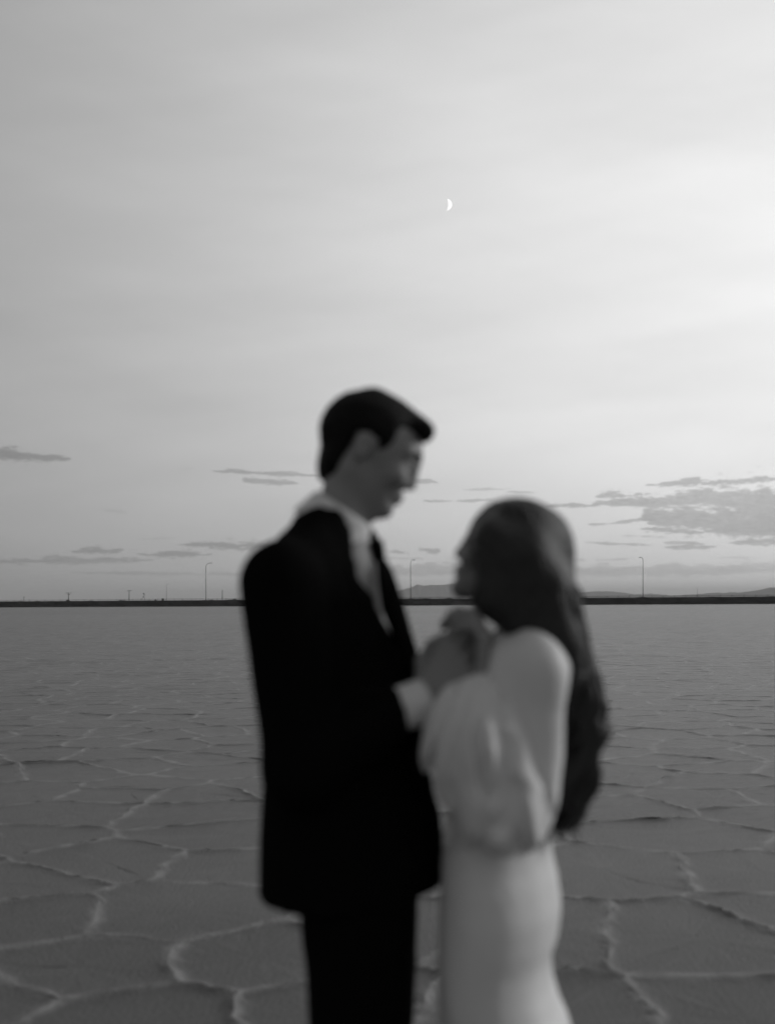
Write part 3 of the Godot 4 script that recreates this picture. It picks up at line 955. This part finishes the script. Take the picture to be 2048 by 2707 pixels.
func lamp(at: Vector3, h: float, arm: float, side: float, lean: float, label: String) -> void:
	var t := thing("street_lamp", label, "street lamp", at, "street lamps along the causeway")
	t.rotation.z = lean
	var b := new_buf()
	tube(b, [Vector3(0, -0.3, 0), Vector3(0, 0.02, 0), Vector3(0, 0.5, 0), Vector3(0, h * 0.5, 0), Vector3(0, h - 1.6, 0)], [0.16, 0.16, 0.10, 0.08, 0.065], 8)
	obj("pole", commit(b), M.dark_metal, t)
	b = new_buf()
	var pts := []
	var rad := []
	for k in 9:
		var a := float(k) / 8.0
		pts.append(Vector3(side * arm * (1.0 - cos(a * PI / 2)), h - 1.6 + 1.5 * sin(a * PI / 2), 0))
		rad.append(0.065 - 0.015 * a)
	pts.append(Vector3(side * (arm + 0.35), h - 0.08, 0))
	rad.append(0.06)
	tube(b, pts, rad, 8)
	obj("arm", commit(b), M.dark_metal, t)
	b = new_buf()
	hexa(b, [Vector3(side * (arm + 0.25), h - 0.2, -0.16), Vector3(side * (arm + 0.85), h - 0.2, -0.16), Vector3(side * (arm + 0.85), h - 0.2, 0.16), Vector3(side * (arm + 0.25), h - 0.2, 0.16),
		Vector3(side * (arm + 0.3), h + 0.0, -0.1), Vector3(side * (arm + 0.8), h - 0.04, -0.1), Vector3(side * (arm + 0.8), h - 0.04, 0.1), Vector3(side * (arm + 0.3), h + 0.0, 0.1)])
	obj("lamp_head", commit(b), M.dark_metal, t)

func pole(at: Vector3, h: float, arms: Array, label: String) -> void:
	var t := thing("utility_pole", label, "pole", at, "thin poles behind the causeway")
	var b := new_buf()
	tube(b, [Vector3(0, -0.3, 0), Vector3(0, h * 0.5, 0), Vector3(0, h, 0)], [0.24, 0.2, 0.16], 7)
	obj("shaft", commit(b), M.dark_metal, t)
	for k in arms.size():
		if arms[k] > 0.0:
			b = new_buf()
			var y := h - 0.35 - 0.9 * k
			box(b, Vector3(-arms[k], y, -0.3), Vector3(arms[k], y + 0.2, -0.17))
			obj("crossarm", commit(b), M.dark_metal, t)
			for s in [-1.0, 1.0]:
				b = new_buf()
				tube(b, [Vector3(s * (arms[k] - 0.15), y + 0.2, -0.235), Vector3(s * (arms[k] - 0.15), y + 0.42, -0.235)], [0.08, 0.05], 6)
				obj("insulator", commit(b), M.dark_metal, t)

func shrub(at: Vector3, r: float, h: float, label: String) -> void:
	var t := thing("shrub", label, "shrub", at + Vector3(0, 0.02, 0), "brush on the causeway")
	var rng := RandomNumberGenerator.new()
	rng.seed = int(r * 1000)
	var b := new_buf()
	for k in 9:
		var a := rng.randf() * TAU
		tube(b, [Vector3(0, -0.15, 0), Vector3(cos(a) * r * 0.4, h * 0.6, sin(a) * r * 0.4)], [0.025, 0.01], 5)
	obj("stems", commit(b), M.brush, t)
	b = new_buf()
	var v: PackedVector3Array = b.v
	var idx: PackedInt32Array = b.i
	for k in 700:
		var a := rng.randf() * TAU
		var q := sqrt(rng.randf())
		var p := Vector3(cos(a) * q * r, (1.0 - q * q) * h * rng.randf() + 0.02, sin(a) * q * r)
		var d1 := Vector3(rng.randf() - 0.5, rng.randf() - 0.2, rng.randf() - 0.5).normalized() * 0.1
		var d2 := Vector3(rng.randf() - 0.5, rng.randf() - 0.5, rng.randf() - 0.5).normalized() * 0.05
		var s := v.size()
		v.append(p)
		v.append(p + d1 + d2)
		v.append(p + d1 - d2)
		idx.append_array([s, s + 1, s + 2])
	b.v = v
	b.i = idx
	obj("foliage", commit(b), M.brush, t)

func hill(called: String, line: Array, dist: float, _c: float) -> void:
	var b := new_buf()
	var v := PackedVector3Array()
	var idx := PackedInt32Array()
	var cols := 140
	var slope := [[500.0, -0.1], [330.0, 0.12], [200.0, 0.38], [110.0, 0.66], [45.0, 0.9], [0.0, 1.0], [-80.0, 0.8], [-260.0, 0.3], [-500.0, -0.1]]
	var x0: float = line[0][0]
	var x1: float = line[line.size() - 1][0]
	for k in cols + 1:
		var x := lerpf(x0, x1, float(k) / cols)
		var j := 0
		while j < line.size() - 2 and x > line[j + 1][0]:
			j += 1
		var y := lerpf(line[j][1], line[j + 1][1], clampf((x - line[j][0]) / (line[j + 1][0] - line[j][0]), 0, 1))
		y += 3.0 * noise.get_noise_1d(x * 4.0) + 1.2 * fine.get_noise_1d(x * 9.0)
		for s in slope.size():
			var q: float = slope[s][1]
			var rough := (1.0 - absf(2.0 * q - 1.0)) * y * 0.45 * noise.get_noise_2d(x * 1.6, s * 55.0)
			v.append(Vector3(x, maxf(y, 2.0) * q + rough - (1.0 if q < 0 else 0.0), -dist + slope[s][0]))
	for k in cols:
		for s in slope.size() - 1:
			var a := k * slope.size() + s
			idx.append_array([a, a + slope.size(), a + 1, a + 1, a + slope.size(), a + slope.size() + 1])
	b.v = v
	b.i = idx
	var o := obj(numbered(called), commit(b), M.hill, self)
	o.set_meta("kind", "structure")

func build_moon() -> void:
	# the sunlit lune of the moon: outer limb and terminator, a solid sliver of the globe
	var D := 24000.0
	var az := deg_to_rad(2.97)
	var el := deg_to_rad(18.68)
	var c := Vector3(sin(az) * cos(el), sin(el), -cos(az) * cos(el)) * D + Vector3(0, 1.4, 0)
	var r := D * tan(deg_to_rad(0.262))
	var right := Vector3(cos(az), 0, sin(az))
	var back := (c - Vector3(0, 1.4, 0)).normalized()
	var up := right.cross(back)
	var b := new_buf()
	var v := PackedVector3Array()
	var idx := PackedInt32Array()
	var m := 28
	var n := 10
	var roll := -0.06
	for j in m + 1:
		var lat := lerpf(-PI / 2, PI / 2, float(j) / m)
		for k in n + 1:
			# longitudes from the terminator (29 degrees of the disc is lit) round to the limb
			var lon := lerpf(deg_to_rad(19.0), deg_to_rad(109.0), float(k) / n)
			var p := Vector2(cos(lat) * sin(lon), sin(lat)).rotated(roll)
			v.append(right * p.x * r + up * p.y * r - back * cos(lat) * cos(lon) * r)
	for j in m:
		for k in n:
			var a := j * (n + 1) + k
			idx.append_array([a, a + n + 1, a + 1, a + 1, a + n + 1, a + n + 2])
	# close the sliver along its inner side
	for j in m:
		var a := j * (n + 1)
		idx.append_array([a, a + n, a + n + 1, a + n, a + 2 * n + 1, a + n + 1])
	b.v = v
	b.i = idx
	var o := obj("sky_moon", commit(b), M.moon, self)
	o.position = c
	tag(o, "thin bright crescent moon high in the pale sky", "moon")

# ------------------------------------------------------------------ sky
const CLOUDS := [[7.55,11.10,4.46,4.54,0.16,0.38], [9.87,12.16,4.88,4.94,0.16,0.38], [10.22,14.91,4.55,4.53,0.31,0.40], [12.17,18.29,5.38,5.45,0.20,0.40], [13.55,21.33,4.74,4.25,0.62,0.40], [11.96,22.09,3.77,3.46,0.69,0.42], [14.71,23.62,3.22,2.99,0.44,0.42], [15.75,25.17,4.16,3.85,1.09,0.42], [11.95,14.88,3.34,3.07,0.15,0.40], [9.58,12.14,3.53,3.73,0.09,0.36], [9.39,12.46,2.70,2.53,0.07,0.33], [13.01,14.86,2.65,2.55,0.09,0.33], [13.11,15.45,2.40,2.40,0.11,0.36], [15.88,22.06,2.60,2.53,0.16,0.38], [11.07,13.16,3.00,2.89,0.05,0.20], [8.79,9.46,1.85,1.88,0.05,0.22], [9.82,11.40,1.87,1.91,0.07,0.24], [7.14,18.17,1.36,1.31,0.29,0.24], [12.09,22.03,1.44,1.49,0.15,0.18], [15.53,17.37,1.89,1.89,0.05,0.16], [1.75,5.21,4.77,4.80,0.09,0.33], [3.58,5.94,5.29,5.33,0.05,0.26], [5.76,7.11,5.16,5.10,0.05,0.26], [1.03,2.49,5.77,5.65,0.11,0.33], [-0.01,1.01,2.38,2.30,0.11,0.33], [1.45,1.77,2.50,2.42,0.09,0.30], [1.74,2.55,2.44,2.34,0.15,0.36], [-0.45,1.73,2.05,2.00,0.05,0.20], [-0.27,4.99,1.45,1.45,0.36,0.24], [-21.35,-14.90,6.89,6.67,0.27,0.36], [-8.59,-2.99,6.23,6.01,0.11,0.33], [-6.97,-4.26,5.78,5.64,0.13,0.33], [-14.85,-12.44,2.37,2.43,0.15,0.33], [-11.83,-8.39,2.27,2.29,0.18,0.34], [-9.99,-4.80,2.74,2.62,0.20,0.36], [-22.81,-10.87,1.90,1.97,0.16,0.28], [-14.83,-5.88,1.40,1.30,0.09,0.2], [-13.50,-12.28,4.34,4.19,0.05,0.12], [-9.84,-9.13,6.31,6.30,0.04,0.15], [-11.92,-9.99,2.95,3.03,0.04,0.12]]

const GLOW_AZ := 38.0
const GLOW_EL := 17.0

func sky_light(az: float, el: float) -> float:
	# dusk: a broad glow where the sun went down, dimmer air away from it, duller haze at the horizon
	var a := deg_to_rad(az)
	var e := deg_to_rad(el)
	var g := Vector3(sin(deg_to_rad(GLOW_AZ)) * cos(deg_to_rad(GLOW_EL)), sin(deg_to_rad(GLOW_EL)), -cos(deg_to_rad(GLOW_AZ)) * cos(deg_to_rad(GLOW_EL)))
	var d := Vector3(sin(a) * cos(e), sin(e), -cos(a) * cos(e))
	var th := rad_to_deg(acos(clampf(d.dot(g), -1.0, 1.0)))
	var l := 0.25 + 0.74 * exp(-pow(th / 46.5, 2.6))
	l *= lerpf(0.70, 1.0, 1.0 - exp(-maxf(el, 0.0) / 3.2)) * (1.0 - 0.6 * smoothstep(8.0, 75.0, el))
	# thin high veil, drawn out sideways
	l *= 1.0 + 0.07 * noise.get_noise_3d(d.x * 120, d.y * 700 + d.x * 160, d.z * 120) + 0.05 * noise.get_noise_3d(d.x * 300 + 50, d.y * 2200 - d.x * 250, d.z * 300)
	return l

func build_sky() -> Environment:
	var w := 4096
	var h := 4096
	var small := Image.create(512, 512, false, Image.FORMAT_RGBF)
	for y in 512:
		var el := 90.0 - (y + 0.5) / 512.0 * 180.0
		if el < -2.0:
			small.fill_rect(Rect2i(0, y, 512, 512 - y), Color(0.12, 0.12, 0.12))
			break
		for x in 512:
			var l := sky_light((x + 0.5) / 512.0 * 360.0 - 180.0, el)
			small.set_pixel(x, y, Color(l, l, l))
	small.resize(w, h, Image.INTERPOLATE_CUBIC)
	# the stretch with streaks of cloud, at full detail
	var x0 := int((180.0 - 30.0) / 360.0 * w)
	var y0 := int((90.0 - 9.0) / 180.0 * h)
	var x1 := int((180.0 + 30.0) / 360.0 * w)
	var y1 := int(90.5 / 180.0 * h)
	var cover := PackedFloat32Array()
	var cw := x1 - x0
	var ch := y1 - y0
	cover.resize(cw * ch)
	for c in CLOUDS:
		var m: float = c[4] * 1.9 + 0.05
		var ex: float = (c[1] - c[0]) * 0.06
		var ax := maxi(0, int((c[0] - ex + 180.0) / 360.0 * w) - x0)
		var bx := mini(cw, int((c[1] + ex + 180.0) / 360.0 * w) - x0 + 1)
		var ay := maxi(0, int((90.0 - maxf(c[2], c[3]) - m) / 180.0 * h) - y0)
		var by := mini(ch, int((90.0 - minf(c[2], c[3]) + m) / 180.0 * h) - y0 + 1)
		for yy in range(ay, by):
			var el := 90.0 - (yy + y0 + 0.5) / h * 180.0
			for xx in range(ax, bx):
				var az := (xx + x0 + 0.5) / w * 360.0 - 180.0
				var u: float = (az - c[0]) / (c[1] - c[0])
				var n1 := noise.get_noise_3d(az * 55.0, el * 160.0, c[0] * 100.0)
				var n2 := noise.get_noise_3d(az * 190.0, el * 900.0, c[2] * 100.0) + 0.25 * noise.get_noise_3d(az * 620.0, el * 2100.0, c[2] * 70.0)
				u += n1 * 0.05
				var thick: float = c[4] * sqrt(clampf(4.0 * u * (1.0 - u), 0.0, 1.0)) * (1.0 + 1.1 * n1) + 0.001
				var mid: float = lerpf(c[2], c[3], clampf(u, 0.0, 1.0)) + c[4] * 0.5 * n1
				var v := absf(el - mid) / thick
				var mask := 1.0 - smoothstep(0.5, 1.12, v + (0.65 if c[4] > 0.25 else 1.0) * n2)
				if u < 0.0 or u > 1.0:
					mask = 0.0
				var q: float = c[5] * mask * (0.95 + 0.25 * n2)
				var s := yy * cw + xx
				cover[s] = maxf(cover[s], q)
	for yy in ch:
		for xx in cw:
			var q := cover[yy * cw + xx]
			if q > 0.002:
				var l := small.get_pixel(xx + x0, yy + y0).r * (1.0 - q)
				small.set_pixel(xx + x0, yy + y0, Color(l, l, l))
	var pan := PanoramaSkyMaterial.new()
	pan.panorama = ImageTexture.create_from_image(small)
	var sky := Sky.new()
	sky.sky_material = pan
	var env := Environment.new()
	env.background_mode = Environment.BG_SKY
	env.sky = sky
	env.sky_rotation = Vector3(0, PI, 0)
	env.tonemap_mode = Environment.TONE_MAPPER_LINEAR
	env.tonemap_exposure = 1.0
	env.sdfgi_enabled = true
	env.ssao_enabled = true
	env.ssil_enabled = true
	env.fog_enabled = true
	env.fog_density = FOG
	env.fog_light_color = Color(1, 1, 1)
	return env

const FOG := 0.00013

# ------------------------------------------------------------------ materials
func grey(l: float, rough: float, spec := 0.5) -> StandardMaterial3D:
	var m := StandardMaterial3D.new()
	m.albedo_color = Color(l, l, l).linear_to_srgb()
	m.roughness = rough
	m.metallic_specular = spec
	return m

func noise_tex(freq: float, oct: int, normal: bool, strength: float, sd: int) -> NoiseTexture2D:
	var n := FastNoiseLite.new()
	n.noise_type = FastNoiseLite.TYPE_SIMPLEX
	n.seed = sd
	n.frequency = freq
	n.fractal_octaves = oct
	var t := NoiseTexture2D.new()
	t.noise = n
	t.width = 512
	t.height = 512
	t.seamless = true
	t.as_normal_map = normal
	t.bump_strength = strength
	return t

func build_materials() -> void:
	M.salt = grey(1.0, 0.27, 0.12)
	M.salt.vertex_color_use_as_albedo = true
	M.salt.normal_enabled = true
	M.salt.normal_texture = noise_tex(0.03, 5, true, 6.0, 3)
	M.salt.normal_scale = 0.5
	M.salt.uv1_triplanar = true
	M.salt.uv1_world_triplanar = true
	M.salt.uv1_scale = Vector3.ONE * 2.3
	M.soil = grey(1.0, 0.95, 0.2)
	M.soil.vertex_color_use_as_albedo = true
	M.concrete = grey(0.09, 0.9, 0.2)
	M.dark_metal = grey(0.06, 0.6, 0.4)
	M.grey_paint = grey(0.10, 0.6, 0.3)
	M.brush = grey(0.03, 0.9, 0.1)
	M.hill = grey(0.14, 1.0, 0.1)
	M.skin = grey(0.33, 0.55, 0.4)
	M.skin_pale = grey(0.30, 0.5, 0.4)
	M.dark_hair = grey(0.008, 0.65, 0.25)
	M.brown_hair = grey(0.034, 0.45, 0.4)
	M.shirt = grey(0.88, 0.85, 0.3)
	M.suit = grey(0.006, 0.95, 0.1)
	M.suit.rim_enabled = false
	M.shoe = grey(0.012, 0.35, 0.5)
	M.satin = grey(0.8, 0.55, 0.35)
	M.sheer = grey(0.8, 0.7, 0.3)
	for k in ["shirt", "satin", "skin", "skin_pale"]:
		var m: StandardMaterial3D = M[k]
		m.normal_enabled = true
		m.normal_texture = noise_tex(0.02, 4, true, 3.0, 8)
		m.normal_scale = 0.25
		m.uv1_triplanar = true
		m.uv1_scale = Vector3.ONE * 4.0
	for k in ["brown_hair", "dark_hair"]:
		var m: StandardMaterial3D = M[k]
		m.normal_enabled = true
		m.normal_texture = noise_tex(0.03, 4, true, 10.0, 5)
		m.normal_scale = 1.3
		m.uv1_triplanar = true
		m.uv1_scale = Vector3(26.0, 1.6, 26.0) if k == "brown_hair" else Vector3(9.0, 26.0, 26.0)
	M.moon = grey(0.5, 1.0, 0.0)
	M.moon.emission_enabled = true
	M.moon.emission = Color(1, 1, 1)
	M.moon.emission_energy_multiplier = 1.0

func _ready() -> void:
	noise.seed = 21
	noise.frequency = 0.01
	noise.noise_type = FastNoiseLite.TYPE_SIMPLEX
	noise.fractal_octaves = 4
	fine.seed = 4
	fine.frequency = 0.02
	fine.noise_type = FastNoiseLite.TYPE_SIMPLEX
	fine.fractal_type = FastNoiseLite.FRACTAL_NONE
	var t0 := Time.get_ticks_msec()
	# camera: wide open, focused far behind the couple
	var cam := Camera3D.new()
	cam.name = "camera"
	var lens := CameraAttributesPhysical.new()
	lens.frustum_focal_length = 27.93
	lens.frustum_focus_distance = 26.0
	lens.frustum_near = 0.1
	lens.frustum_far = 60000.0
	lens.exposure_aperture = 1.28
	cam.attributes = lens
	add_child(cam)
	cam.position = Vector3(0, 1.4, 0)
	cam.basis = Basis(Vector3.RIGHT, deg_to_rad(4.26)) * Basis(Vector3.BACK, deg_to_rad(-0.335))
	cam.current = true
	print("fov ", cam.fov, " far ", cam.far)
	# sky
	var we := WorldEnvironment.new()
	we.name = "world"
	we.environment = build_sky()
	add_child(we)
	print("sky ", Time.get_ticks_msec() - t0)
	# what is left of the sun, low and soft, from beyond the couple
	var sun := DirectionalLight3D.new()
	sun.name = "sun"
	var saz := deg_to_rad(70.0)
	var sel := deg_to_rad(22.0)
	sun.look_at_from_position(Vector3.ZERO, -Vector3(sin(saz) * cos(sel), sin(sel), -cos(saz) * cos(sel)), Vector3.UP)
	sun.light_energy = 0.4
	sun.light_angular_distance = 18.0
	sun.light_color = Color(1, 1, 1)
	sun.shadow_enabled = true
	add_child(sun)
	build_materials()
	build_ground()
	print("ground ", Time.get_ticks_msec() - t0)
	build_far()
	build_moon()
	build_man()
	print("man ", Time.get_ticks_msec() - t0)
	build_woman()
	print("woman ", Time.get_ticks_msec() - t0)
